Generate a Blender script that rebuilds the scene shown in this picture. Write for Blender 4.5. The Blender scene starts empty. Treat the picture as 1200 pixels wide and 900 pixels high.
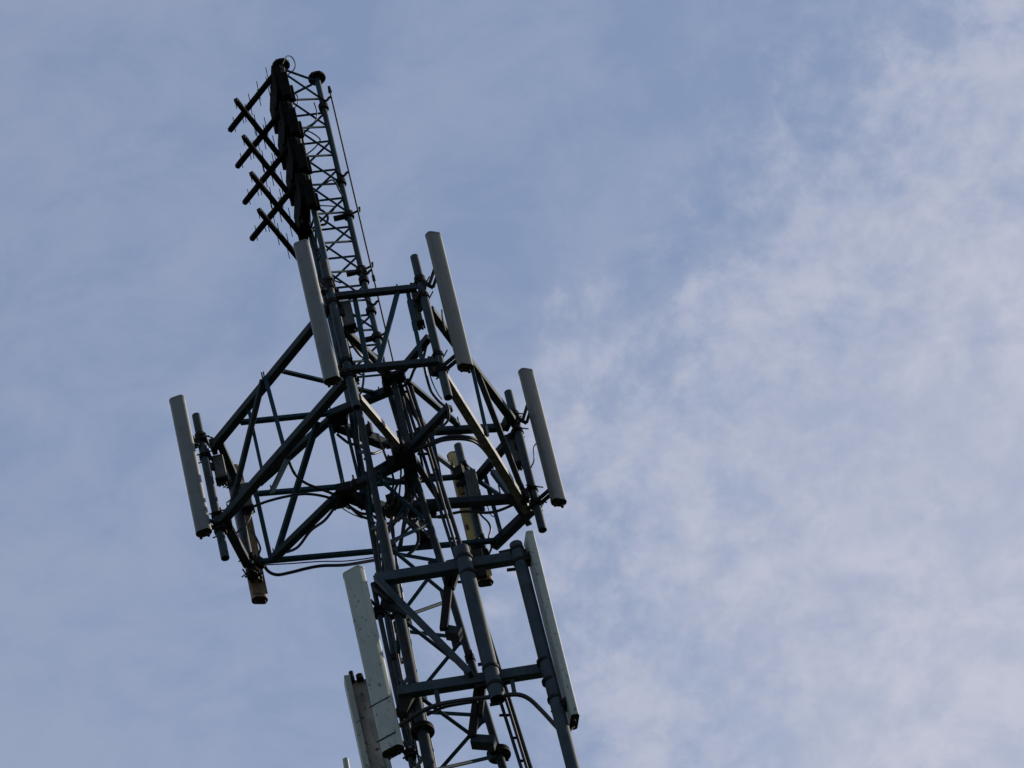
import bpy, bmesh, math, random
from mathutils import Vector, Matrix
random.seed(7)
sc = bpy.context.scene
COL = sc.collection
R_ = math.radians

# ------------------------------------------------------------------ survey frame
# Tower-local frame: r = metres to the right, n = metres towards the camera, z = metres above the
# middle of the antenna platform.  World: X = r, Y = -n, Z = HP + z; the tower stands on the origin.
FPX = 8000.0                       # focal length in pixels of a 1200 px wide frame (240 mm on 36 mm)
EL, DIST, EYE = R_(43.6), 64.0, 1.6
HP = EYE + DIST*math.sin(EL)
CAM = Vector((0, -DIST*math.cos(EL), EYE))
_d = (Vector((0, 0, HP))-CAM).normalized()
_r = Vector((1, 0, 0)); _u = _r.cross(_d)
CR = .975*_r-.2225*_u; CU = .2225*_r+.975*_u
CF = (_d+CR*(166/FPX)+CU*(67/FPX)).normalized()
CR = (CR-CF*CR.dot(CF)).normalized(); CU = CR.cross(CF)

def W(p):
    return Vector((p[0], -p[1], HP+p[2]))
def _ray(x, y):
    return CF+CR*((x-600)/FPX)-CU*((y-450)/FPX)
def an(x, y, n):                   # survey sighting at a known depth n
    d = _ray(x, y); q = CAM+d*((-n-CAM.y)/d.y); return Vector((q.x, n, q.z-HP))
def az(x, y, z):                   # survey sighting at a known height z
    d = _ray(x, y); q = CAM+d*((HP+z-CAM.z)/d.z); return Vector((q.x, -q.y, z))
def ang(a):                        # horizontal unit vector in the local frame
    return Vector((math.cos(R_(a)), math.sin(R_(a)), 0))

# ------------------------------------------------------------------ materials
def mat(name, c1, c2, rough=.6, scale=6.0, metal=0.0, spots=None, spec=.5, bump=.0, streak=1.0, detail=6):
    m = bpy.data.materials.new(name); m.use_nodes = True
    nt = m.node_tree; N = nt.nodes; L = nt.links
    b = N['Principled BSDF']; b.inputs['Roughness'].default_value = rough; b.inputs['Metallic'].default_value = metal
    b.inputs['Specular IOR Level'].default_value = spec
    geo = N.new('ShaderNodeNewGeometry')
    mp = N.new('ShaderNodeMapping'); mp.inputs['Scale'].default_value = (scale, scale, scale/streak)
    L.new(geo.outputs['Position'], mp.inputs['Vector'])
    nz = N.new('ShaderNodeTexNoise'); nz.inputs['Scale'].default_value = 1.0; nz.inputs['Detail'].default_value = detail
    nz.inputs['Roughness'].default_value = .65
    L.new(mp.outputs[0], nz.inputs['Vector'])
    cr = N.new('ShaderNodeValToRGB'); e = cr.color_ramp.elements
    e[0].position = .34; e[0].color = (*c1, 1); e[1].position = .68; e[1].color = (*c2, 1)
    L.new(nz.outputs['Fac'], cr.inputs[0])
    out = cr.outputs[0]
    if spots:
        col, sscale, lo, hi = spots
        n2 = N.new('ShaderNodeTexNoise'); n2.inputs['Scale'].default_value = sscale; n2.inputs['Detail'].default_value = 3
        L.new(geo.outputs['Position'], n2.inputs['Vector'])
        mr = N.new('ShaderNodeMapRange'); mr.inputs['From Min'].default_value = lo; mr.inputs['From Max'].default_value = hi
        L.new(n2.outputs['Fac'], mr.inputs['Value'])
        mx = N.new('ShaderNodeMix'); mx.data_type = 'RGBA'; mx.inputs[7].default_value = (*col, 1)
        L.new(mr.outputs[0], mx.inputs[0]); L.new(out, mx.inputs[6]); out = mx.outputs[2]
    L.new(out, b.inputs['Base Color'])
    rr = N.new('ShaderNodeMapRange'); rr.inputs['To Min'].default_value = max(.05, rough-.12); rr.inputs['To Max'].default_value = min(1, rough+.15)
    L.new(nz.outputs['Fac'], rr.inputs['Value']); L.new(rr.outputs[0], b.inputs['Roughness'])
    if bump:
        bp = N.new('ShaderNodeBump'); bp.inputs['Strength'].default_value = bump; bp.inputs['Distance'].default_value = .01
        L.new(nz.outputs['Fac'], bp.inputs['Height']); L.new(bp.outputs[0], b.inputs['Normal'])
    return m

STEEL = mat('weathered_steel', (.009, .016, .021), (.027, .040, .048), .62, 9, spots=((.036, .020, .011), 12, .60, .70), bump=.15, spec=.14)
STEELB = mat('galvanised_pipe', (.014, .026, .036), (.036, .053, .066), .58, 7, spots=((.030, .021, .014), 10, .62, .72), bump=.12, spec=.2)
BRIGHT = mat('sunlit_edge_steel', (.035, .033, .030), (.11, .105, .095), .38, 9, spots=((.02, .016, .012), 13, .50, .64), bump=.2, streak=1, spec=.5)  # lighter copy of the steel; sun on two members' edges put into the colour
TEAL = mat('painted_brace', (.005, .025, .040), (.015, .045, .063), .65, 10, bump=.1, spec=.15)
TEALP = mat('teal_leg_paint', (.006, .026, .036), (.022, .050, .060), .55, 8, spots=((.032, .020, .013), 12, .62, .72), bump=.1, spec=.2)
DARK = mat('dark_hardware', (.005, .005, .006), (.015, .014, .014), .7, 15, spec=.15)
ARRAY = mat('tarnished_array', (.0025, .0025, .003), (.010, .0085, .007), .9, 12, bump=.2, spec=.05)
CABLE = mat('black_cable', (.004, .005, .008), (.010, .012, .017), .5, 20, spec=.35)
RADOME = mat('grey_radome', (.078, .086, .080), (.112, .118, .108), .40, 5, spots=((.062, .064, .056), 9, .60, .78), streak=4, spec=.5)
RADOMEW = mat('warm_grey_radome', (.076, .077, .064), (.108, .107, .090), .42, 5, spots=((.058, .056, .046), 9, .58, .76), streak=4, spec=.5)
RADOMEG = mat('pale_green_radome', (.20, .228, .195), (.285, .308, .27), .45, 5, spots=((.045, .055, .048), 24, .62, .70), streak=3, spec=.5)
TAN = mat('yellowed_backplate', (.27, .19, .055), (.60, .47, .18), .6, 5, spots=((.035, .028, .018), 12, .56, .68), streak=5)
BROWN = mat('rusty_backplate', (.115, .072, .042), (.29, .20, .125), .6, 6, spots=((.018, .014, .010), 14, .57, .68), streak=6, spec=.2)
TROUGH = mat('stained_trough', (.04, .035, .03), (.40, .35, .30), .6, 3.2, spots=((.03, .026, .022), 13, .58, .68), streak=2.2)
BOX = mat('amplifier_paint', (.040, .046, .044), (.080, .088, .082), .55, 10, spots=((.02, .02, .016), 18, .6, .7), spec=.25)
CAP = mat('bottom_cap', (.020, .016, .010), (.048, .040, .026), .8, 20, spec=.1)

# ------------------------------------------------------------------ mesh helpers
def fin(name, bm, m, parent=None, smooth=False, bevel=0, hint=None):
    bmesh.ops.recalc_face_normals(bm, faces=bm.faces[:])
    me = bpy.data.meshes.new(name)
    c = sum((v.co for v in bm.verts), Vector())/max(1, len(bm.verts))
    for v in bm.verts: v.co -= c
    bm.to_mesh(me); bm.free()
    for mm in (m if isinstance(m, (list, tuple)) else [m]): me.materials.append(mm)
    o = bpy.data.objects.new(name, me); COL.objects.link(o)
    if smooth:
        for p in me.polygons: p.use_smooth = True
        try: me.set_sharp_from_angle(angle=R_(38))
        except Exception: pass
    if parent is not None:
        o.parent = parent
        pw = Vector(); q = parent
        while q is not None: pw += q.location; q = q.parent
        o.location = c-pw
    else:
        o.location = c
    if bevel:
        md = o.modifiers.new('soft_edge', 'BEVEL'); md.width = bevel; md.segments = 2; md.limit_method = 'ANGLE'
    return o

def tag(o, label=None, cat=None, group=None, kind=None):
    if label: o['label'] = label
    if cat: o['category'] = cat
    if group: o['group'] = group
    if kind: o['kind'] = kind
    return o

def thing(name, p, label, cat, group=None):
    o = bpy.data.objects.new(name, None); COL.objects.link(o); o.location = W(p); o.empty_display_size = .1
    return tag(o, label, cat, group)

def frame(d, up=Vector((0, 0, 1))):
    d = d.normalized()
    if abs(d.dot(up)) > .98: up = Vector((1, 0, 0))
    s = d.cross(up).normalized(); return d, s, s.cross(d)

def a_tube(bm, a, b, ra, rb=None, seg=14, caps=True, hollow=0):
    a, b = W(a), W(b); rb = ra if rb is None else rb
    d, s, u = frame(b-a)
    r0 = [bm.verts.new(a+(s*math.cos(t)+u*math.sin(t))*ra) for t in (2*math.pi*i/seg for i in range(seg))]
    r1 = [bm.verts.new(b+(s*math.cos(t)+u*math.sin(t))*rb) for t in (2*math.pi*i/seg for i in range(seg))]
    for i in range(seg): bm.faces.new((r0[i], r0[(i+1) % seg], r1[(i+1) % seg], r1[i]))
    if caps:
        if hollow:
            for ring, c, sg, rad in ((r0, a, 1, ra), (r1, b, -1, rb)):
                q = rad-hollow
                ri = [bm.verts.new(c+(s*math.cos(t)+u*math.sin(t))*q) for t in (2*math.pi*i/seg for i in range(seg))]
                rd = [bm.verts.new(c+d*sg*.12+(s*math.cos(t)+u*math.sin(t))*q) for t in (2*math.pi*i/seg for i in range(seg))]
                for i in range(seg):
                    j = (i+1) % seg
                    bm.faces.new((ring[i], ring[j], ri[j], ri[i])); bm.faces.new((ri[i], ri[j], rd[j], rd[i]))
                bm.faces.new(rd)
        else:
            bm.faces.new(r0); bm.faces.new(r1)

def a_box(bm, a, b, w, h, up=Vector((0, 0, 1))):
    a, b = W(a), W(b); d, s, u = frame(b-a, up)
    v = []
    for c in (a, b):
        for x, y in ((-1, -1), (1, -1), (1, 1), (-1, 1)): v.append(bm.verts.new(c+s*x*w/2+u*y*h/2))
    for f in ((0, 1, 2, 3), (4, 5, 6, 7), (0, 1, 5, 4), (1, 2, 6, 5), (2, 3, 7, 6), (3, 0, 4, 7)): bm.faces.new([v[i] for i in f])

def a_prof(bm, a, b, prof, up=Vector((0, 0, 1))):   # sweep a closed 2-D profile (s, u) from a to b
    a, b = W(a), W(b); d, s, u = frame(b-a, up)
    r0 = [bm.verts.new(a+s*x+u*y) for x, y in prof]; r1 = [bm.verts.new(b+s*x+u*y) for x, y in prof]
    n = len(prof)
    for i in range(n): bm.faces.new((r0[i], r0[(i+1) % n], r1[(i+1) % n], r1[i]))
    bm.faces.new(r0); bm.faces.new(r1)

def spline(pts, k=8):
    P = [Vector(p) for p in pts]; P = [P[0]*2-P[1]]+P+[P[-1]*2-P[-2]]; out = []
    for i in range(1, len(P)-2):
        for j in range(k):
            t = j/k; a, b, c, d = P[i-1:i+3]
            out.append(.5*((2*b)+(c-a)*t+(2*a-5*b+4*c-d)*t*t+(3*b-a-3*c+d)*t**3))
    out.append(P[-2]); return out

def a_cable(bm, pts, rad, k=8, seg=8):
    S = [W(p) for p in spline(pts, k)]; rings = []; s = None
    for i, p in enumerate(S):
        d = (S[min(i+1, len(S)-1)]-S[max(i-1, 0)]).normalized()
        if s is None: _, s, u = frame(d)
        else:
            s = (s-d*s.dot(d)).normalized(); u = s.cross(d)
        rings.append([bm.verts.new(p+(s*math.cos(t)+u*math.sin(t))*rad) for t in (2*math.pi*q/seg for q in range(seg))])
    for A, B in zip(rings, rings[1:]):
        for q in range(seg): bm.faces.new((A[q], A[(q+1) % seg], B[(q+1) % seg], B[q]))
    bm.faces.new(rings[0]); bm.faces.new(rings[-1])

def tube(name, a, b, r, m, parent, **k):
    bm = bmesh.new(); a_tube(bm, a, b, r, **k); return fin(name, bm, m, parent, True)
def box(name, a, b, w, h, m, parent, bevel=0, up=Vector((0, 0, 1))):
    bm = bmesh.new(); a_box(bm, a, b, w, h, up); return fin(name, bm, m, parent, False, bevel)
def angle(name, a, b, w, t, m, parent, flip=False):   # rolled L-section
    f = -1 if flip else 1; h = w/2
    prof = [(-h*f, -h), (h*f, -h), (h*f, -h+t), ((-h+t)*f, -h+t), ((-h+t)*f, h), (-h*f, h)]
    bm = bmesh.new(); a_prof(bm, a, b, prof); return fin(name, bm, m, parent)
def cable(name, pts, r, label, cat='cable', group=None, m=None, parent=None):
    bm = bmesh.new(); a_cable(bm, pts, r); o = fin(name, bm, m or CABLE, parent, True)
    if parent is None: tag(o, label, cat, group)
    return o

# ------------------------------------------------------------------ ground
bm = bmesh.new(); G = 40; S = 3000.0
vs = [[bm.verts.new((S*(i/G-.5)*2, S*(j/G-.5)*2, 0)) for j in range(G+1)] for i in range(G+1)]
for i in range(G):
    for j in range(G): bm.faces.new((vs[i][j], vs[i+1][j], vs[i+1][j+1], vs[i][j+1]))
me = bpy.data.meshes.new('ground'); bm.to_mesh(me); bm.free()
me.materials.append(mat('grassland', (.018, .026, .012), (.040, .046, .022), .95, .8))
g = bpy.data.objects.new('ground', me); COL.objects.link(g); tag(g, kind='structure')

# ------------------------------------------------------------------ lattice tower
ZT, ZK, ZB = 5.04, .6, -4.05
LEG = {'L': 109, 'R': -11, 'B': 229}
def legp(k, z):
    rr = .2425+max(0, ZK-z)*(.475-.2425)/(ZK-ZB)
    c = .045-.012*max(0, ZK-z)/(ZK-ZB)
    return Vector((c, 0, z))+ang(LEG[k])*rr
tower = thing('lattice_tower', (.045, 0, -HP), 'tall grey-green triangular lattice mast that narrows to a slim top section', 'tower')
ZLOW = -5.6
for k in LEG:
    bm = bmesh.new()
    ru, rl = {'L': (.030, .050), 'R': (.029, .036), 'B': (.028, .034)}[k]
    a_tube(bm, legp(k, ZK), legp(k, -1.35), ru+.003, seg=16, caps=False)
    a_tube(bm, legp(k, -1.35), legp(k, ZB), rl, seg=16); a_tube(bm, legp(k, ZB), legp(k, -HP), rl+.003, .075, seg=16)
    lg = fin('leg', bm, STEEL, tower, True)
    bm = bmesh.new(); a_tube(bm, legp(k, ZK), legp(k, ZT), ru, seg=16); a_tube(bm, legp(k, ZT-.03), legp(k, ZT), ru+.004, seg=16); fin('upper_leg', bm, TEALP, lg, True)
    bm = bmesh.new(); a_tube(bm, legp(k, ZT-.012), legp(k, ZT+.012), .088, seg=24)
    for i in range(6):
        q = ang(60*i)*.068; a_tube(bm, legp(k, ZT-.03)+q, legp(k, ZT+.03)+q, .011, seg=6)
    fin('end_flange', bm, DARK, lg, True)
    bm = bmesh.new()
    for dz in (-.024, .010): a_tube(bm, legp(k, ZB+dz), legp(k, ZB+dz+.020), .108, seg=24)
    for i in range(6):
        q = ang(60*i+20)*.083; a_tube(bm, legp(k, ZB-.05)+q, legp(k, ZB+.05)+q, .012, seg=6)
    fin('joint_flange', bm, DARK, lg, True)
for k, z in (('L', -2.58), ('L', -3.55), ('R', -2.9), ('B', -2.5)):
    bm = bmesh.new(); a_tube(bm, legp(k, z), legp(k, z+.07), .060 if k == 'L' else .046, seg=18); s_ = ang(LEG[k]+90)
    a_box(bm, legp(k, z+.035)-s_*.09, legp(k, z+.035)+s_*.09, .03, .05); fin('leg_band', bm, DARK, tower, True)
def node(k, k2, z):                     # bolted plate where lacing meets a leg
    p = legp(k, z); d = (legp(k2, z)-p).normalized()
    bm = bmesh.new(); a_box(bm, p+d*.02, p+d*.125, .012, .13)
    q = p+d*.085; s2 = Vector((-d.y, d.x, 0))
    a_tube(bm, q-s2*.03, q+s2*.03, .013, seg=6)
    fin('node_plate', bm, STEEL, tower, False, .003)
def lace(k1, k2, z0, h, zend, r, m):    # zig-zag lacing on one face
    z, a, b = z0, k1, k2
    while z-h > zend:
        p, q = legp(a, z), legp(b, z-h)
        tube('brace', p, q, r, m, tower, seg=8)
        if h > .3: node(b, a, z-h)
        z -= h; a, b = b, a
h1 = .2045
lace('L', 'R', ZT-.10, h1, ZK+.05, .0112, TEAL)
lace('B', 'R', ZT-.10-h1, h1, ZK+.05, .0112, TEAL)
lace('L', 'B', ZT-.10, h1, ZK+.05, .0112, TEAL)
tube('top_rail', legp('L', ZT-.05), legp('R', ZT-.05), .0125, TEAL, tower, seg=8)
tube('top_rail', legp('B', ZT-.05), legp('R', ZT-.05), .0125, TEAL, tower, seg=8)
h2 = .487
lace('L', 'R', ZK-.02-.26, h2, ZLOW, .0185, TEAL)
lace('B', 'R', ZK-.02-.26-h2, h2, ZLOW, .0185, TEAL)
lace('L', 'B', ZK-.02, h2, ZLOW, .0185, TEAL)
bm = bmesh.new()                                      # everything below the picture
for a, b in (('L', 'R'), ('R', 'B'), ('B', 'L')):
    z = ZLOW; p, q = a, b
    while z-1.1 > -HP: a_tube(bm, legp(p, z), legp(q, z-1.1), .02, seg=6); z -= 1.1; p, q = q, p
fin('lower_lacing', bm, TEAL, tower, True)

# ------------------------------------------------------------------ antenna platform
ZU, ZL = .5, -.48
P = {'A': Vector((-1.555, -.128, 0)), 'B': Vector((-1.36, -.809, 0)), 'C': Vector((-.054, 1.503, 0)),
     'D': Vector((.784, 1.311, 0)), 'E': Vector((1.388, -.748, 0)), 'F': Vector((.812, -1.295, 0))}
plat = thing('antenna_platform', (.045, 0, ZL), 'dark steel truncated-triangle platform trussed around the mast', 'antenna platform')
PX = {  # pipe top and bottom sightings
    'A': ((229.5, 487), (265, 654)), 'B': ((275.5, 541), (300, 662)), 'C': ((381, 306), (417, 478)),
    'D': ((485.5, 301), (525.5, 466)), 'E': ((599, 459), (633, 622)), 'F': ((541, 521), (565, 650))}
PZ = {}
for k, (t, b) in PX.items():
    zt, zb = an(*t, P[k].y).z, an(*b, P[k].y).z; PZ[k] = (zt, zb)
    at = Vector((P[k].x, P[k].y, zt)); ab = Vector((P[k].x, P[k].y, zb))
    bm = bmesh.new(); a_tube(bm, ab, at, .041, seg=20, hollow=.008)
    pp = fin('mounting_pipe', bm, STEELB, plat, True)
    for zc in (ZU+.10, ZU-.10, ZL+.10, ZL-.10):
        c = Vector((P[k].x, P[k].y, zc)); out = ang(math.degrees(math.atan2(P[k].y, P[k].x)))
        bm = bmesh.new(); a_tube(bm, c-Vector((0, 0, .022)), c+Vector((0, 0, .022)), .052, seg=18)
        s = Vector((-out.y, out.x, 0))
        for sg in (-1, 1):
            a_tube(bm, c+s*.055*sg-out*.09, c+s*.055*sg+out*.085, .007, seg=6)
        a_box(bm, c-s*.08-out*.055, c+s*.08-out*.055, .014, .05)
        fin('clamp', bm, DARK, pp, True)
nd = dict(Au=az(250, 524, ZU), Cu=az(391, 353, ZU), Al=az(259, 612, ZL), Cl=az(404, 447, ZL),
          CDu=(az(391, 347.5, ZU), az(488, 337.5, ZU)), CDl=(az(407, 433.5, ZL), az(514, 423.5, ZL)),
          Du=az(504, 363, ZU), Eu=az(607, 501, ZU), Dl=az(517, 436, ZL), El=az(621, 603, ZL))
def beam(a, b, w=.075, m=STEEL, h=None): return box('beam', a, b, w, h or w, m, plat, .006)
def lbeam(a, b, w=.085, flip=False): return angle('beam', a, b, w, .016, STEEL, plat, flip)
beam(nd['Au'], nd['Cu'], .078); beam(nd['Al'], nd['Cl'], .082)
beam(*nd['CDu'], .06); beam(*nd['CDl'], .062)
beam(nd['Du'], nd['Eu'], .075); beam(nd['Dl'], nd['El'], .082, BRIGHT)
beam(az(258, 520, ZU), az(284, 580, ZU), .07); beam(az(264, 612, ZL), az(290, 661, ZL), .085)
beam(az(601, 511, ZU), az(560, 560, ZU), .075); beam(az(624, 596, ZL), az(578, 640, ZL), .085)
beam(az(297, 579, ZU), az(564, 556.5, ZU), .045, TEAL); beam(az(300, 658.5, ZL), az(580, 633.5, ZL), .045, TEAL)
# spokes from the collar round the mast
for (x, y), (x2, y2) in (((463, 443), (503, 395)), ((459, 441), (402, 386)), ((496, 506), (590, 501)), ((389, 490), (303, 566))):
    w = .066
    beam(az(x, y, ZU), az(x2, y2, ZU), w)
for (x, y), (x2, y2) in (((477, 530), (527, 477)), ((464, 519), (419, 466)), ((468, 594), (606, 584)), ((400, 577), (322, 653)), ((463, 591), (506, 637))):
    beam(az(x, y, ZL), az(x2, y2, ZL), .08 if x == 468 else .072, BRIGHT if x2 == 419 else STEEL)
beam(az(383, 488, ZU), az(460, 456, ZU), .08); beam(az(397, 578, ZL), az(474, 541, ZL), .08)
beam(az(390, 497, ZU), az(452, 521, ZU), .09); beam(az(400, 578, ZL), az(470, 604, ZL), .10)
beam(az(452, 521, ZU), az(508, 512, ZU), .07); beam(az(470, 604, ZL), az(520, 592, ZL), .07)
beam(az(462, 447, ZU), az(503, 508, ZU), .06); beam(az(482, 534, ZL), az(520, 592, ZL), .06)
def collar(p, z, w, d, h):
    c = az(*p, z); box('collar_plate', c-Vector((w/2, 0, 0)), c+Vector((w/2, 0, 0)), d, h, DARK, plat, .005)
collar((461, 443), ZU, .22, .14, .05); collar((474, 534), ZL, .20, .24, .10); collar((397, 490), ZU-.02, .14, .16, .06)
collar((404, 578), ZL, .16, .20, .10); collar((470, 593), ZL-.02, .18, .20, .05); collar((487, 515), ZU-.03, .16, .16, .05)
rr_ = random.Random(11)
for (x, y, z) in ((452, 449, ZU), (472, 436, ZU), (455, 437, ZU), (486, 525, ZL), (462, 541, ZL), (470, 522, ZL), (392, 501, ZU), (404, 486, ZU), (418, 477, ZU),
                  (396, 588, ZL), (414, 568, ZL), (425, 590, ZL), (448, 602, ZL), (482, 600, ZL), (460, 584, ZL), (494, 508, ZU), (480, 520, ZU), (440, 514, ZU), (430, 505, ZU), (505, 600, ZL), (498, 630, ZL)):
    c = az(x, y, z); d = ang(rr_.uniform(0, 180))*rr_.uniform(.035, .07)
    bm = bmesh.new(); a_box(bm, c-d, c+d, rr_.uniform(.03, .06), rr_.uniform(.08, .16))
    a_tube(bm, c+d*.6-Vector((0, 0, .10)), c+d*.6+Vector((0, 0, .10)), .010, seg=6)
    fin('bracket', bm, DARK, plat, False, .003)
def bar(a, b, w=.05, m=TEAL, name='brace'):
    bm = bmesh.new(); a_box(bm, a, b, w, w*.8)
    for p in (a, b):
        q = Vector((random.uniform(-.02, .02), .03, 0)); a_tube(bm, p+q-Vector((0, 0, .05)), p+q+Vector((0, 0, random.uniform(.05, .10))), .008, seg=6)
    return fin(name, bm, m, plat, False, .004)
U = lambda x, y: az(x, y, ZU)
Lw = lambda x, y: az(x, y, ZL)
# truss webs: left face
bar(U(311, 443), Lw(333.5, 527), .05); bar(U(308, 445), Lw(270, 599), .05, STEEL); bar(U(291, 478), Lw(309, 560), .04)
bar(U(282, 495), U(390, 484), .05); bar(U(331, 435), U(445, 462), .04)
bar(U(300, 578), Lw(318, 658), .055); bar(U(372, 494), Lw(323, 653), .055); bar(Lw(338, 536), U(318, 577), .045)
# front face
bar(U(416, 350), Lw(431, 431), .06); bar(U(466, 342), Lw(443, 430), .058); bar(U(478, 342), Lw(495, 425), .05)
# right face
bar(U(552, 425), Lw(571, 510), .045); bar(U(559, 436), Lw(618, 590), .055, STEEL); bar(U(570, 450), U(598, 490), .05, STEEL)
bar(U(476, 446), U(537, 498), .055); bar(an(497, 523, -.35), an(531, 549, -1.37), .045); bar(an(557, 561, -1.36), an(585, 580, -1.1), .045)
bar(U(568, 556), Lw(588, 628), .05); bar(U(578, 553), Lw(607, 592), .06); bar(Lw(600, 583), Lw(620, 614), .06)
bar(U(404, 493), Lw(425, 580), .04); bar(U(386, 494), Lw(403, 572), .05); bar(U(461, 446), Lw(481, 532), .075, STEEL, 'post')
bar(U(505, 505), Lw(522, 592), .05)
bar(U(427, 523), Lw(445, 600), .03)
# gusset plates at the corners
for k in 'ABCDEF':
    out = ang(math.degrees(math.atan2(P[k].y, P[k].x)))
    for z in (ZU, ZL):
        c = Vector((P[k].x, P[k].y, z))-out*.10; s = Vector((-out.y, out.x, 0))
        box('gusset_plate', c-s*.055, c+s*.055, .05, .12, DARK, plat, .004)

# ------------------------------------------------------------------ panel antennas
def radome_profile(w, d, shape='hex'):         # (tangent, outward) corners, rounded front, tapering back
    pts = []
    def rnd(p, q, r, rad=.026, n=4):      # round the corner q of p-q-r
        p, q, r = (Vector((*v, 0)) for v in (p, q, r)); a = q+(p-q).normalized()*rad; b = q+(r-q).normalized()*rad
        for i in range(n+1):
            t = i/n; v = a*(1-t)**2+q*2*t*(1-t)+b*t*t; pts.append((v.x, v.y))
    if shape == 'box': c = [(w/2, -d/2), (w/2, d/2), (-w/2, d/2), (-w/2, -d/2)]
    else: c = [(w*.30, -d/2), (w/2, -d*.02), (w*.355, d/2), (-w*.355, d/2), (-w/2, -d*.02), (-w*.30, -d/2)]
    for i in range(len(c)): rnd(c[i-1], c[i], c[(i+1) % len(c)])
    return pts
def shell(bm, c, nrm, z0, z1, prof, steps=1):
    f = ang(nrm); s = Vector((f.y, -f.x, 0)); rings = []
    for i in range(steps+1):
        z = z0+(z1-z0)*i/steps
        rings.append([bm.verts.new(W(Vector((c.x, c.y, 0))+s*x+f*y+Vector((0, 0, z)))) for x, y in prof])
    n = len(prof)
    for A, B in zip(rings, rings[1:]):
        for i in range(n): bm.faces.new((A[i], A[(i+1) % n], B[(i+1) % n], B[i]))
    bm.faces.new(rings[0]); bm.faces.new(rings[-1])
def panel(label, c, nrm, z0, z1, w, d, m, pipe=None, group=None, back=None, arm_hi=.80, arm_lo=.12, tilt=True, shape='hex'):
    t = thing('panel_antenna', Vector((c.x, c.y, z0)), label, 'antenna', group)
    pr = radome_profile(w, d, shape); f = ang(nrm); s = Vector((f.y, -f.x, 0))
    bm = bmesh.new(); shell(bm, c, nrm, z0+.012, z1, pr); rd = fin('radome', bm, m, t, True)
    sc_ = [(x*1.03, y*1.03) for x, y in pr]
    bm = bmesh.new(); shell(bm, c, nrm, z1-.004, z1+.016, sc_); fin('end_cap', bm, m, t, True)
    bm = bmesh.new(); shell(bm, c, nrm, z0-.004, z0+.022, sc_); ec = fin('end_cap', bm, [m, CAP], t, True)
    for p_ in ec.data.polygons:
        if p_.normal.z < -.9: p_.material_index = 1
    for q in (-.04, .035):
        a = c+s*q*w/.165-f*.01; bm = bmesh.new(); a_tube(bm, Vector((a.x, a.y, z0-.05)), Vector((a.x, a.y, z0)), .014, seg=10)
        fin('connector', bm, DARK, t, True)
    if back is not None:
        q = c-f*(d/2+.006); bm = bmesh.new()
        a_box(bm, Vector((q.x, q.y, z0+.03)), Vector((q.x, q.y, z1-.02)), w*.86, .010, up=Vector((f.x, -f.y, 0)))
        fin('back_plate', bm, back, t)
    if pipe is not None:
        for fr, kind in ((arm_hi, 'tilt' if tilt else 'plain'), (arm_lo, 'plain')):
            z = z0+(z1-z0)*fr; a = Vector((c.x, c.y, z))-f*(d/2-.004); b = Vector((pipe.x, pipe.y, z-.02))
            dr = (b-a); dr.z = 0; sd = Vector((-dr.y, dr.x, 0)).normalized()
            bm = bmesh.new()
            for sg in (-1, 1):
                o = sd*.028*sg
                if kind == 'tilt':
                    k = a.lerp(b, .55)+Vector((0, 0, -.16))
                    a_box(bm, a+o, k+o, .012, .034); a_box(bm, k+o, b+o, .012, .034)
                else:
                    a_box(bm, a+o, b+o, .012, .045)
            a_tube(bm, b-Vector((0, 0, .04)), b+Vector((0, 0, .04)), .054, seg=16)
            a_tube(bm, b+sd*.075-dr.normalized()*.0, b-sd*.075, .010, seg=6)
            a_tube(bm, b+dr.normalized()*.11+sd*.05, b-dr.normalized()*.05+sd*.05, .008, seg=6)
            a_box(bm, a-sd*.05+Vector((0, 0, 0)), a+sd*.05, .016, .07)
            fin('bracket', bm, DARK, t, True)
    return t
def zspan(top, bot, n): return an(*bot, n).z, an(*top, n).z
def pspot(k, xm, ym, dn):         # panel centre from the sighting of its middle, dn in front of its pipe
    p = an(xm, ym, P[k].y+dn); return p
UPG = 'panel antennas round the platform'
def uppanel(k, top, bot, dn, nrm, m, label, back=None):
    xm, ym = (top[0]+bot[0])/2, (top[1]+bot[1])/2
    n = P[k].y+dn; c = an(xm, ym, n); z0, z1 = zspan(top, bot, n)
    return panel(label, c, nrm, z0, z1, .165, .105, m, P[k], UPG, back)
uppanel('A', (207, 470), (240, 624), .18, 99, RADOME, 'grey panel antenna at the far left corner of the platform')
uppanel('C', (353, 288), (390, 446), .18, 98, RADOME, 'grey panel antenna in front of the dark dipole array')
uppanel('D', (510, 277), (543, 431), .16, 62, RADOMEW, 'beige-grey panel antenna rising highest on the right above the cross truss')
uppanel('E', (619, 437), (652, 589), .16, 60, RADOMEW, 'beige-grey panel antenna at the far right corner of the platform')
uppanel('B', (272, 550), (305, 703), -.17, 250, BROWN, 'brown-backed panel antenna behind the left corner pipe, its rear in view', BROWN)
uppanel('F', (534, 534), (568, 683), -.17, 262, BROWN, 'yellow-backed panel antenna behind the right side of the platform, its rear in view', TAN)

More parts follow.
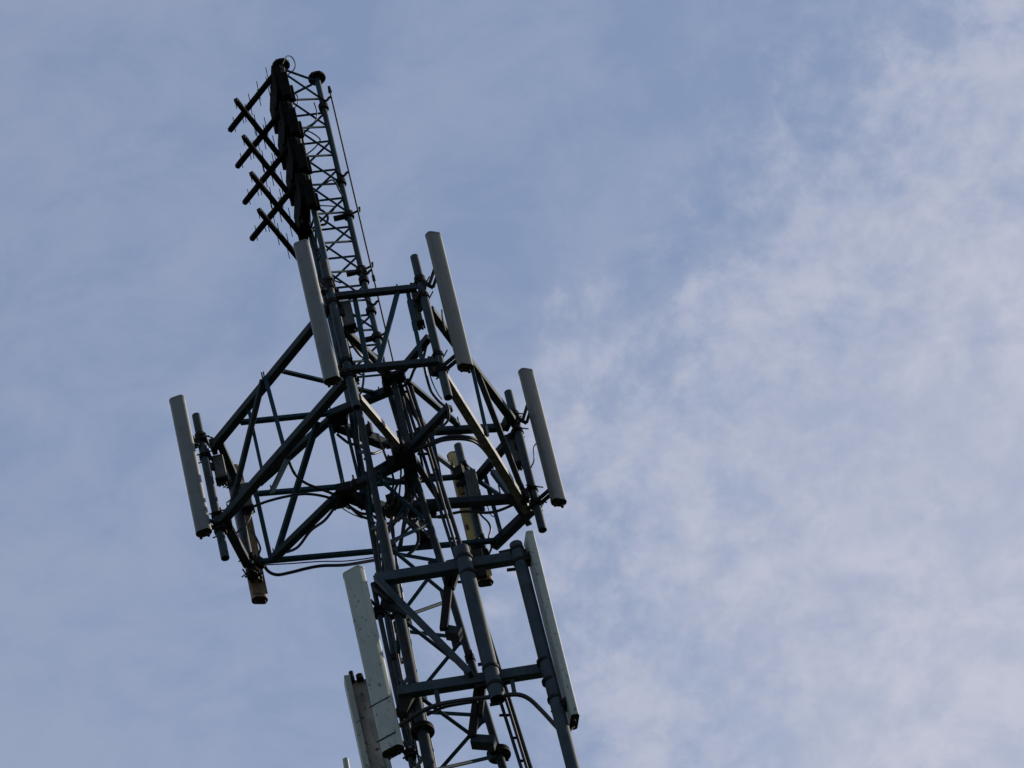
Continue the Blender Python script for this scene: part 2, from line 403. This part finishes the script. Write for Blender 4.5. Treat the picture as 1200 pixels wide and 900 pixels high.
# tower-mounted amplifiers strapped to the pipes
def amplifier(k, top, bot, n, label, w=.10):
    z0, z1 = an(*bot, n).z, an(*top, n).z; c = an((top[0]+bot[0])/2, (top[1]+bot[1])/2, n)
    t = thing('mast_amplifier', Vector((c.x, c.y, z0)), label, 'amplifier', 'small amplifier boxes on the platform pipes')
    bm = bmesh.new(); a_box(bm, Vector((c.x, c.y, z0)), Vector((c.x, c.y, z1)), w, .11); fin('housing', bm, BOX, t, False, .012)
    bm = bmesh.new(); a_box(bm, Vector((c.x, c.y, z0-.02)), Vector((c.x, c.y, z0-.002)), w*1.06, .12); fin('cover', bm, DARK, t)
    bm = bmesh.new()
    for q in (-.03, 0, .03): a_tube(bm, Vector((c.x+q, c.y, z0-.075)), Vector((c.x+q, c.y, z0-.02)), .011, seg=8)
    fin('connector', bm, DARK, t, True)
    p = P[k]; bm = bmesh.new(); zc = (z0+z1)/2
    a_box(bm, Vector((c.x, c.y, zc)), Vector((p.x, p.y, zc)), .03, .08); fin('strap', bm, DARK, t)
    return t
amplifier('C', (404, 357), (411, 384), 1.36, 'small grey box hung beside the pipe near the dark dipole array')
amplifier('D', (484, 354), (490, 380), 1.19, 'small grey-green box hung left of the upper right pipe')
amplifier('E', (597, 512), (606, 545), -.85, 'small grey box hung on the far right corner pipe')
amplifier('A', (253, 537), (262, 562), -.22, 'small dark grey box on the far left corner pipe')
amplifier('F', (551, 556), (560, 592), -1.20, 'grey box covering the pipe before the yellow-backed panel', .15)
amplifier('B', (284, 570), (292, 596), -.72, 'grey box on the pipe before the brown-backed panel')

# ------------------------------------------------------------------ dipole array on the upper mast
AG = 'crossed dipole antennas at the mast top'
ORD = ['top', 'second highest', 'third highest', 'lowest']
def boom(bm, a, b, r): a_box(bm, a, b, r*2, r*2)
def dipole(a, b, label, plate=None):
    t = thing('dipole_antenna', a, label, 'antenna', AG)
    box('boom', a, b, .046, .050, ARRAY, t, .006)
    dr = (b-a).normalized(); L = (b-a).length
    sd = Vector((-dr.y, dr.x, 0))
    for i in range(10):
        f = .20+.76*(i/9)**.92; hl = .185*(1-f*.75)
        off = sd*(.030 if i % 2 else -.030); c = a+dr*L*f+off
        bm = bmesh.new(); a_tube(bm, c-Vector((0, 0, hl)), c+Vector((0, 0, hl)), .0045, seg=6)
        fin('element', bm, ARRAY, t, True)
    bm = bmesh.new(); a_box(bm, b, b+dr*.015, .040, .044); fin('end_cap', bm, DARK, t)
    if plate: plate(t)
    return t
for k in range(4):
    ha = an(329+9.3*k, 78+42*k, .35); ta = az(270+8.5*k, 152+42.5*k, ha.z)
    z = ha.z
    def pl(t, z=z):
        a = Vector((-.075, .36, z-.15)); b = a+ang(259)*.55
        q = a+Vector((-.03, 0, .0)); box('mounting_plate', q+Vector((.02, 0, 0)), q+Vector((.02, 0, 0))+ang(259)*.60, .092, .36, ARRAY, t, .008)
        c = Vector((-.040, .36, z-.30)); box('feed_box', c-Vector((0, 0, .17)), c+Vector((0, 0, .17)), .085, .095, ARRAY, t, .01)
        c = Vector((.005, .30, z-.36)); box('power_divider', c-Vector((0, 0, .10)), c+Vector((0, 0, .10)), .06, .06, ARRAY, t, .012)
        bm = bmesh.new()
        c = a+ang(259)*.25+Vector((-.06, 0, -.17)); a_tube(bm, c, c+Vector((0, 0, -.10)), .014, seg=8)
        fin('connector', bm, ARRAY, t, True)
    dipole(ha, ta, 'dark dipole boom slanting down to the left, %s of its four' % ORD[k], pl)
    hb = an(345+9.3*k, 205+42*k, -.30); tb = az(277+9*k, 118+43*k, hb.z)
    dipole(hb, tb, 'dark dipole boom slanting up to the left, %s of its four' % ORD[k])
# a rounded balun on the top boom
cable('coax_loop', [an(331, 75, .3), an(336, 66, .3), an(342, 67, .25), an(346, 75, .2), an(344, 82, .18), an(337, 88, .15)], .006,
      'thin wire loop curling over the mast head', 'cable')
def tl(pts, n, r, label):
    cable('coax_jumper', [an(x, y, n) for x, y in pts], r, label, 'cable', 'thin jumper cables behind the dipole array')
tl([(343, 108), (348, 112), (349, 120), (345, 128)], .0, .006, 'thin jumper cable curling between the two highest dipole plates')
tl([(352, 152), (362, 154), (372, 160), (375, 165), (368, 174), (358, 182)], .0, .007, 'thin jumper cable looping out beside the third dipole plate')
tl([(368, 120), (371, 130), (371, 139), (366, 145), (357, 150)], .05, .006, 'thin jumper cable curving down inside the mast near its top')
tl([(380, 216), (388, 211), (393, 214), (398, 224), (402, 230)], .1, .008, 'thin jumper cable arching to the right mast leg')
tl([(366, 243), (378, 247), (384, 254), (382, 262), (375, 264)], .05, .012, 'thick jumper cable hooked at the foot of the lowest dipole plate')
tl([(366, 240), (378, 241), (391, 242), (391, 246), (384, 252)], .0, .006, 'thin jumper cable bent sharply beside the lowest dipole plate')
for i, pts in enumerate((((352, 150), (362, 200), (372, 250), (386, 320), (403, 390), (420, 450)), ((357, 195), (368, 240), (378, 285), (394, 350), (412, 420)),
                         ((362, 262), (370, 285), (376, 300), (388, 335)))):
    cable('feeder_cable', [an(x, y, -.22+.06*i) for x, y in pts], .013, 'black feeder cable strapped down the left mast legs, %s of three' % ('longest', 'middle one', 'shortest')[i], 'cable', 'feeder cables of the dipole array')

# ------------------------------------------------------------------ climbing safety line right of the mast
sl = thing('safety_line', an(461, 424, .1), 'taut thin wire running down right of the mast from its head', 'cable')
bm = bmesh.new(); a_tube(bm, an(386, 104, .1), an(463, 433, .1), .0085, seg=8); fin('wire', bm, CABLE, sl, True)
bm = bmesh.new(); p = an(386, 104, .1); a_tube(bm, p-Vector((0, 0, .05)), p+Vector((0, 0, .03)), .02, .014, seg=10); fin('anchor', bm, DARK, sl, True)
bm = bmesh.new(); a_tube(bm, an(437.2, 323, .1), an(438.6, 329, .1), .016, seg=10); fin('tensioner', bm, DARK, sl, True)
for y in (115, 203, 318, 354):
    x = 386+(y-104)*.2345; xl = x-15
    pts = [an(xl, y-3, .16), an(xl+5, y+2, .14), an(xl+9, y+3, .12), an(xl+12, y-.5, .1), an(x, y-1.5, .1)]
    bm = bmesh.new(); a_cable(bm, pts, .013); fin('hook', bm, DARK, sl, True)
    bm = bmesh.new(); a_tube(bm, legp('R', an(xl-4, y, .1).z)-Vector((0, 0, .03)), legp('R', an(xl-4, y, .1).z)+Vector((0, 0, .03)), .05, seg=16); fin('clamp', bm, DARK, sl, True)
# step bolts and a bracket on the right leg
for i, y in enumerate((233, 298, 376)):
    z = an(404+(y-205)*.225, y, .17).z; c = legp('R', z)
    t = thing('leg_clamp', c, 'dark clamp with a stub bolt on the right mast leg, %s of three' % ('highest', 'middle one', 'lowest')[i], 'clamp', 'clamps on the right mast leg')
    bm = bmesh.new(); a_tube(bm, c-Vector((0, 0, .03)), c+Vector((0, 0, .03)), .052, seg=16); fin('band', bm, DARK, t, True)
    bm = bmesh.new(); a_tube(bm, c+ang(20)*.03, c+ang(20)*.12, .011, seg=8); a_tube(bm, c+ang(20)*.115+Vector((0, 0, -.02)), c+ang(20)*.125+Vector((0, 0, .035)), .012, seg=8); fin('bolt', bm, DARK, t, True)
    bm = bmesh.new(); a_box(bm, c-ang(0)*.03, c-ang(0)*.15, .05, .03); fin('tab', bm, DARK, t)

# ------------------------------------------------------------------ cable ladder
lad = thing('cable_ladder', legp('R', ZLOW)+ang(20)*.25, 'narrow steel cable ladder climbing beside the right mast leg', 'ladder')
l0, l1 = an(474, 447, .12), an(618, 905, .30)
ld = (l1-l0); sd = Vector((.95, -.3, 0)).normalized()
RW = .085
for sg in (-.5, .5):
    tube('rail', l0+sd*RW*sg*1.0, l1+sd*RW*sg, .021 if sg > 0 else .016, STEEL, lad, seg=10)
for i in range(18):
    p = l0+ld*((i+.5)/18); tube('rung', p-sd*(RW*.5+(.05 if i % 3 == 0 else 0)), p+sd*RW*.5, .013, DARK, lad, seg=8)
bm = bmesh.new(); a_cable(bm, [l0+ld*f+Vector((.012*math.sin(9*f), .03, 0)) for f in (0, .2, .4, .6, .8, 1)], .014); fin('cable_run', bm, CABLE, lad, True)
p0 = an(471, 466, .2); tube('stile', p0, an(484, 515, .2), .02, STEEL, lad, seg=10)

# ------------------------------------------------------------------ standoff frame with the big antennas
NB = .55
so = thing('standoff_frame', an(520, 668, NB), 'grey steel standoff frame of two thick pipes and cross bars below the platform', 'antenna mount')
box('beam', an(440, 680, NB), an(603, 654, NB), .085, .11, STEELB, so, .006)
box('beam', an(466, 812, NB), an(640, 785, NB), .085, .11, STEELB, so, .006)
box('brace', an(440, 676, NB+.085), an(552, 790, NB+.085), .07, .05, STEELB, so, .005)
NH = NB+.13
def bigpipe(top, bot, n, r):
    a, b = an(*top, n), an(*bot, n); x = (a.x+b.x)/2
    a.x = a.x; bm = bmesh.new(); a_tube(bm, b, a, r, seg=24, hollow=.01); return fin('pipe', bm, STEELB, so, True)
hp = bigpipe((540.5, 643), (583.5, 820), NH, .070)
ip = bigpipe((604.5, 638), (684, 950), NH, .060)
def ring(parent, x, y, n, r, h=.03, m=DARK, bolts=True):
    c = an(x, y, n); bm = bmesh.new(); a_tube(bm, c-Vector((0, 0, h/2)), c+Vector((0, 0, h/2)), r, seg=24)
    fin('clamp', bm, m, parent, True)
for x, y in ((544.2, 655), (549, 673), (575, 784), (580, 804)): ring(hp, x, y, NH, .078)
for x, y in ((606, 645), (609.5, 659), (637.5, 776), (643.5, 799), (650, 820)): ring(ip, x, y, NH, .067)
for x, y in ((556, 652), (560, 672), (566, 800), (588, 796), (534, 662), (618, 650), (596, 651)):
    c = an(x, y, NB); box('clamp_block', c-Vector((0, 0, .06)), c+Vector((0, 0, .06)), .05, .16, DARK, so, .004)
for (x, y), (x2, y2) in (((594, 668), (604, 667)), ((560, 779), (566, 778)), ((574, 826), (586, 824))):
    tube('bolt', an(x, y, NB+.1), an(x2, y2, NB+.1), .016, DARK, so, seg=8)
# struts that tie the frame to the mast
for (x, y), (x2, y2), w in (((527, 672), (520, 738), .075), ((534, 672), (528, 690), .07), ((561, 802), (553, 864), .075), ((566, 802), (562, 840), .06)):
    box('tie_strut', an(x, y, .42), an(x2, y2, .42), w, .05, DARK, so, .004, up=Vector((0, -1, 0)))
for (x, y), (x2, y2) in (((524, 741), (540, 744)), ((553, 869), (580, 871))):
    box('tie_plate', an(x, y, .36), an(x2, y2, .36), .12, .09, STEEL, so, .004)
box('gusset_plate', an(441, 684, NB-.05), an(462, 702, NB-.05), .10, .12, DARK, so, .004)
box('gusset_plate', an(468, 826, NB-.05), an(482, 828, NB-.05), .10, .22, DARK, so, .004)
box('pipe_stub', an(448, 705, NB-.1), an(478, 722, NB-.15), .07, .07, STEEL, so, .004)
tube('pipe', an(437, 684, NB-.12), an(484, 905, NB-.12), .024, STEEL, so, seg=14)
BG = 'long panel antennas on the standoff frame'
# left front panel
def long_panel(label, top, bot, n, nrm, w, d, m, pipe, shape='hex'):
    c = an((top[0]+bot[0])/2, (top[1]+bot[1])/2, n); z0, z1 = zspan(top, bot, n)
    return panel(label, c, nrm, z0, z1, w, d, m, pipe, BG, None, .9, .1, False, shape)
J = long_panel('large pale grey-green panel antenna with dark specks, left of the mast', (417, 672), (459, 881), NB+.20, 113, .225, .13, RADOMEG, an(455, 770, NB-.12))
for y, x in ((827, 449), (868, 457)):
    c = an(x, y, NB+.20); f = ang(113); s = Vector((f.y, -f.x, 0))
    bm = bmesh.new(); a_box(bm, Vector((c.x, c.y, c.z))-s*.105+f*.0655, Vector((c.x, c.y, c.z))+s*.105+f*.0655, .004, .012); fin('seam', bm, DARK, J)
long_panel('slim pale grey panel antenna seen edge-on, right of the thick pipes', (622, 632), (671, 846), NB+.12, -14, .20, .075, RADOMEG, an(645, 770, NH), 'box')
# rear panel, a trough seen from behind
n = -.30; c = an(431, 850, n); z1 = an(419, 795, n).z; z0 = z1-2.4
K = thing('panel_antenna', Vector((c.x, c.y, z0)), 'open-backed panel antenna with stained trough, half hidden by the large left panel', 'antenna', BG)
f = ang(262); s = Vector((f.y, -f.x, 0)); w, d = .25, .13
prof = [(-w/2, -d/2), (-w/2, d/2), (w/2, d/2), (w/2, -d/2), (w/2-.055, -d/2), (w/2-.06, d*.15), (-w/2+.045, d*.15), (-w/2+.035, -d/2)]
bm = bmesh.new(); shell(bm, c, 262, z0, z1, prof); fin('radome', bm, [RADOMEG], K)
bm = bmesh.new(); q = c+f*d*.13; a_box(bm, Vector((q.x, q.y, z0+.02)), Vector((q.x, q.y, z1-.01)), w-.11, .012, up=Vector((f.x, -f.y, 0))); fin('trough', bm, TROUGH, K)
bm = bmesh.new(); q = c-f*.02-s*.02; a_tube(bm, Vector((q.x, q.y, z1-.04)), Vector((q.x, q.y, z1+.015)), .035, seg=14); q = c-f*.02+s*.05
a_tube(bm, Vector((q.x, q.y, z1-.05)), Vector((q.x, q.y, z1+.07)), .022, seg=12); fin('bracket', bm, DARK, K, True)
bm = bmesh.new(); a_tube(bm, an(405, 890, -.5), an(411, 930, -.5), .028, seg=14); tag(fin('pipe_end', bm, RADOMEG, None, True), 'pale pipe tip just showing at the bottom edge, left of the trough-backed panel', 'pipe')

# ------------------------------------------------------------------ cables
DC = 'feeder cables on the platform'
def fc(pts, r, label, group=DC): return cable('feeder_cable', pts, r, label, 'cable', group)
fc([az(497, 524, ZL+.05), az(512, 516, ZL+.06), az(530, 511.5, ZL+.06), az(548, 512.5, ZL+.06), az(562, 518, ZL+.08), az(575, 530, ZL+.08), az(590, 553, ZL+.06), az(606, 583, ZL+.05)], .018,
   'thick black cable arching over to the lower right beam, sun glinting along it')
fc([az(502, 523, ZL+.03), az(520, 516, ZL+.03), az(545, 515, ZL+.03), az(562, 522, ZL+.06), az(580, 545, ZL+.05), az(600, 578, ZL+.04), az(618, 600, ZL+.04)], .014,
   'thinner black cable beside the one that arches to the lower right beam')
fc([an(497, 428, 1.25), an(500, 442, 1.2), an(505, 458, 1.15), an(513, 469, 1.1), an(521, 476, 1.05)], .013, 'black cable sagging from the front truss to the pipe foot')
fc([an(501, 428, 1.25), an(506, 446, 1.2), an(513, 461, 1.15), an(518, 468, 1.1)], .006, 'thin wire beside the sagging cable at the front truss', DC)
fc([an(523, 473, 1.0), an(526, 482, 1.0), an(525, 492, .95), an(519, 499, .9), an(510, 504, .8)], .012, 'short black cable hooking back below the front right pipe')
fc([an(426, 434, .9), an(426, 445, .9), an(424, 457, .85), an(420, 466, .8)], .011, 'short black cable hanging under the left end of the front truss')
fc([az(338, 540, ZL+.1), az(346, 556, ZL+.05), az(358, 566, ZL), az(375, 573, ZL), az(398, 583, ZL), az(420, 603, ZL-.05), az(436, 612, ZL-.1), az(446, 640, ZL-.2)], .014,
   'black cable running from the left beam down to the mast legs')
fc([az(296, 594, ZL+.02), az(315, 587, ZL), az(340, 581, ZL), az(362, 579, ZL), az(388, 584, ZL), az(410, 596, ZL)], .013, 'black cable bowing from the left corner to the mast collar')
fc([az(390, 586, ZL), az(402, 596, ZL), az(412, 602, ZL), az(424, 607, ZL)], .006, 'thin wire drooping left of the mast legs')
fc([an(307, 655, -.85), an(313, 668, -.85), an(324, 673.5, -.85), an(340, 671, -.9), an(360, 666, -.9), (an(378, 663, -.9)), an(405, 662, -.85), an(436, 657, -.6), an(448, 655, -.5)], .016,
   'long black cable slung under the rear lower beam at left')
fc([an(309, 662, -.85), an(340, 660.5, -.9), an(375, 658, -.9), an(405, 657.5, -.85), an(433, 654, -.6), an(446, 651, -.5)], .006, 'thin wire running above the long cable under the rear lower beam')
fc([an(294, 622, -.75), an(300, 630, -.75), an(305, 642, -.75), an(303, 650, -.8)], .010, 'short cable curling off the brown-backed panel')
fc([an(296, 598, -.7), an(290, 612, -.7), an(280, 622, -.7), an(275, 625, -.7), an(271, 617, -.68)], .010, 'cable looping across the back of the brown-backed panel')
fc([an(559, 597, -1.2), an(565, 605, -1.2), an(572, 612, -1.2), an(575, 620, -1.2), an(573, 630, -1.2), an(576, 641, -1.2), an(572, 651, -1.25)], .010, 'cable looping beside the yellow-backed panel')
fc([an(569, 583, -1.15), an(571, 592, -1.15), an(575, 603, -1.12), an(580, 606, -1.05)], .005, 'thin wire beside the rear right brace')
for i, pts in enumerate((((475, 608), (484, 614), (489, 622), (490, 634), (485, 644), (478, 650)), ((489, 608), (482, 616), (472, 626), (462, 636)), ((460, 606), (455, 622), (452, 640), (456, 660)), ((478, 610), (470, 606), (462, 612)))):
    fc([an(x, y, -.15+.1*i) for x, y in pts], (.016, .014, .018, .02)[i], ('black cable loop hanging below the mast collar', 'black cable crossing the loop below the mast collar',
       'black cable dropping beside the left mast leg below the collar', 'short thick cable bend under the mast collar')[i])
for i in range(7):
    x = 452+5*i; rr = random.Random(40+i); j = lambda a: rr.uniform(-a, a)
    fc([an(x-6+j(5), 512+j(8), .12+j(.1)), an(x+4+j(7), 532+j(6), .1+j(.1)), an(x+12+j(8), 552+j(6), .0+j(.1)), an(x+10+j(8), 573+j(5), -.1+j(.1)), an(x+4+j(7), 594+j(6), -.15+j(.1))], rr.uniform(.008, .016),
       'tangled black cable among others packed round the mast collar', 'tangled cables at the collar')
SP = 'cables tied along the platform spokes'
for (p0, p1, z, lb) in (((470, 450), (500, 402), ZU, 'black cable tied under the upper spoke to the front right pipe'), ((452, 436), (408, 396), ZU, 'black cable tied under the upper spoke to the front left pipe'),
                        ((482, 524), (522, 484), ZL, 'black cable tied under the lower spoke to the front right pipe'), ((396, 584), (330, 648), ZL, 'black cable tied under the lower spoke to the rear left corner'),
                        ((474, 600), (608, 588), ZL, 'black cable tied under the lower spoke to the far right corner'), ((394, 505), (446, 528), ZU, 'black cable tied under the cross beam left of the collar'),
                        ((404, 586), (464, 610), ZL, 'black cable tied under the lower cross beam left of the collar')):
    a, b = az(*p0, z), az(*p1, z); o = Vector((0, 0, -.07))
    fc([a+o*.6, a.lerp(b, .25)+o*1.4, a.lerp(b, .5)+o*.9, a.lerp(b, .75)+o*1.5, b+o*.1], .014, lb, SP)
# feeders running down inside the mast
for i, (dr, x0) in enumerate(((0, 448), (5, 452), (11, 457), (3, 462))):
    pts = [an(x0-2+dr*.2, 600+6*i, -.15+.05*i), an(x0+dr*.6, 650, -.1+.05*i), an(x0+13, 720, -.06), an(x0+26, 790, -.02), an(x0+43, 870, 0), an(x0+54, 930, 0)]
    if i == 0: pts = [p-Vector((.03, 0, 0)) for p in pts]
    fc(pts, .012, 'black feeder running down inside the mast, %s of four' % ('leftmost', 'second from left', 'second from right', 'rightmost')[i], 'feeder cables inside the mast')
for i in range(4):
    x = 474+3.6*i
    fc([an(x-8, 505, .1), an(x, 545, .0), an(x+2, 575, -.1), an(x+2-4*i, 605, -.15), an(x-6-3*i, 640, -.15)], .015, 'black feeder bunched behind the mast collar, %s of four' % ('leftmost', 'second from left', 'second from right', 'rightmost')[i], 'feeder cables bunched at the collar')
fc([an(463, 853, NB-.05), an(476, 846, NB), an(492, 835, NB+.05), an(513, 826, NB+.08), an(540, 821, NB+.1), (an(565, 818, NB+.1)), an(590, 815, NB+.12), an(607, 814, NB+.12), an(620, 819, NB+.1), an(633, 831, NB+.06), an(646, 845, NB+.06), an(656, 856, NB+.10)], .021,
   'thick black cable arching along the lower cross bar to the right pipe', 'feeder cables of the standoff frame')
fc([an(500, 838, NB), an(520, 829, NB+.03), an(545, 824, NB+.05), an(560, 822, NB+.05)], .014, 'second black cable under the lower cross bar', 'feeder cables of the standoff frame')
box('cable_hanger', an(511, 808, NB+.02), an(514.5, 828, NB+.08), .045, .02, STEEL, so, .003, up=Vector((0, -1, 0)))
box('cable_hanger', an(600, 797, NB+.02), an(603, 813, NB+.1), .04, .02, STEEL, so, .003, up=Vector((0, -1, 0)))
fc([an(628, 520, -.62), an(625.5, 525, -.62), an(626, 536, -.64), an(625, 542, -.66), an(622, 548, -.7)], .007, 'blue-black jumper cable hanging off the far right panel', DC)
fc([an(518, 363, 1.4), an(518.5, 372, 1.38), an(520, 380, 1.36), an(522, 388, 1.34)], .009, 'short jumper cable hanging off the beige-grey panel at upper right')
fc([an(671, 852, NB+.12), an(668, 858, NB+.12), an(665, 862, NB+.11)], .008, 'short cable tail below the edge-on panel', 'feeder cables of the standoff frame')

# ------------------------------------------------------------------ sky
SUN_AZ, SUN_EL = R_(62), R_(28)    # compass from +Y (straight away) towards +X (right)
w = bpy.data.worlds.new('World'); sc.world = w; w.use_nodes = True
nt = w.node_tree; N = nt.nodes; L = nt.links
bg = N['Background']; out = N['World Output']
sky = N.new('ShaderNodeTexSky'); sky.sky_type = 'NISHITA'; sky.sun_disc = False
sky.sun_elevation = SUN_EL; sky.sun_rotation = SUN_AZ; sky.air_density = 1.0; sky.dust_density = .5; sky.ozone_density = 2.4
tc = N.new('ShaderNodeTexCoord')
def vm(op, a, b):
    n = N.new('ShaderNodeVectorMath'); n.operation = op
    if hasattr(a, 'is_output'): L.new(a, n.inputs[0])
    else: n.inputs[0].default_value = a
    if hasattr(b, 'is_output'): L.new(b, n.inputs[1])
    else: n.inputs[1].default_value = b
    return n
def ma(op, a, b=0.0, c=0.0):
    n = N.new('ShaderNodeMath'); n.operation = op
    for i, v in enumerate((a, b, c)):
        if hasattr(v, 'is_output'): L.new(v, n.inputs[i])
        else: n.inputs[i].default_value = v
    return n.outputs[0]
D = tc.outputs['Generated']
# compass axes of the cloud bank: across (cs) and along (ct)
cs = vm('DOT_PRODUCT', D, tuple(CR)).outputs['Value']; ct = vm('DOT_PRODUCT', D, tuple(CU)).outputs['Value']
def noise(scale, detail, rough, dist=0.0, off=(0, 0, 0), stretch=(1, 1, 1)):
    m = N.new('ShaderNodeMapping'); m.inputs['Location'].default_value = off; m.inputs['Scale'].default_value = stretch
    L.new(D, m.inputs['Vector'])
    n = N.new('ShaderNodeTexNoise'); n.inputs['Scale'].default_value = scale; n.inputs['Detail'].default_value = detail
    n.inputs['Roughness'].default_value = rough; n.inputs['Distortion'].default_value = dist
    L.new(m.outputs[0], n.inputs['Vector']); return n.outputs['Fac']
n1 = noise(26, 5, .55, .3, (3.1, .7, 1.9)); n2 = noise(75, 6, .6, .25, (1.3, 4.2, .4)); n3 = noise(11, 4, .5, .2, (7.7, 2.1, 5.3))
n4 = noise(170, 6, .60, .3, (.4, .9, 2.2)); n5 = noise(48, 6, .62, .4, (5.4, 3.9, .2), (1.0, 1.0, 1.9))
def smooth(v, lo, hi):
    n = N.new('ShaderNodeMapRange'); n.interpolation_type = 'SMOOTHSTEP'; L.new(v, n.inputs['Value'])
    n.inputs['From Min'].default_value = lo; n.inputs['From Max'].default_value = hi; return n.outputs[0]
# bank edge: two compass lines, ragged by noise
e1 = ma('SUBTRACT', ma('MULTIPLY', ma('SUBTRACT', ma('MULTIPLY', cs, 1.07), ct), 11.0), .03)
e2 = ma('SUBTRACT', ma('MULTIPLY', cs, 14.0), -.02)
edge = ma('MINIMUM', e1, e2)
rag = ma('ADD', ma('MULTIPLY', ma('SUBTRACT', n1, .5), .55), ma('MULTIPLY', ma('SUBTRACT', n2, .5), .55))
rag = ma('ADD', rag, ma('MULTIPLY', ma('SUBTRACT', n4, .5), .60))
edge = ma('ADD', edge, rag)
bank = smooth(edge, -.16, .28)
deep = smooth(edge, -.05, .85)
veil = smooth(ma('ADD', ma('MULTIPLY', n3, .40), ma('MULTIPLY', n5, .60)), .38, .63)
tex = smooth(ma('ADD', ma('ADD', ma('MULTIPLY', n5, .42), ma('MULTIPLY', n4, .33)), ma('MULTIPLY', n2, .25)), .39, .62)
low = smooth(ma('MULTIPLY', ct, -1.0), -.05, .06)
cov = ma('ADD', .205, ma('MULTIPLY', veil, .15))
cov = ma('ADD', cov, ma('MULTIPLY', low, .05))
cov = ma('ADD', cov, ma('MULTIPLY', bank, ma('ADD', .13, ma('MULTIPLY', tex, .21))))
cov = ma('ADD', cov, ma('MULTIPLY', deep, .26))
mx = N.new('ShaderNodeMix'); mx.data_type = 'RGBA'; L.new(cov, mx.inputs[0]); L.new(sky.outputs[0], mx.inputs[6])
mx.inputs[7].default_value = (4.02, 4.14, 4.90, 1)
L.new(mx.outputs[2], bg.inputs['Color']); bg.inputs['Strength'].default_value = .137

sun = bpy.data.lights.new('sun', 'SUN'); sun.energy = 4.2; sun.angle = R_(.5); sun.color = (1, .90, .76)
so_ = bpy.data.objects.new('sun', sun); COL.objects.link(so_)
sd_ = Vector((math.sin(SUN_AZ)*math.cos(SUN_EL), math.cos(SUN_AZ)*math.cos(SUN_EL), math.sin(SUN_EL)))
so_.rotation_euler = (-sd_).to_track_quat('-Z', 'Y').to_euler()

# ------------------------------------------------------------------ camera
cam = bpy.data.cameras.new('camera'); cam.lens = FPX/1200*36; cam.sensor_width = 36; cam.clip_end = 10000; cam.clip_start = .5
co = bpy.data.objects.new('camera', cam); COL.objects.link(co)
M = Matrix((CR, CU, -CF)).transposed().to_4x4(); M.translation = CAM; co.matrix_world = M
sc.camera = co
sc.view_settings.view_transform = 'Standard'; sc.view_settings.look = 'None'; sc.view_settings.exposure = 0; sc.view_settings.gamma = 1
sc.render.filter_size = 1.9
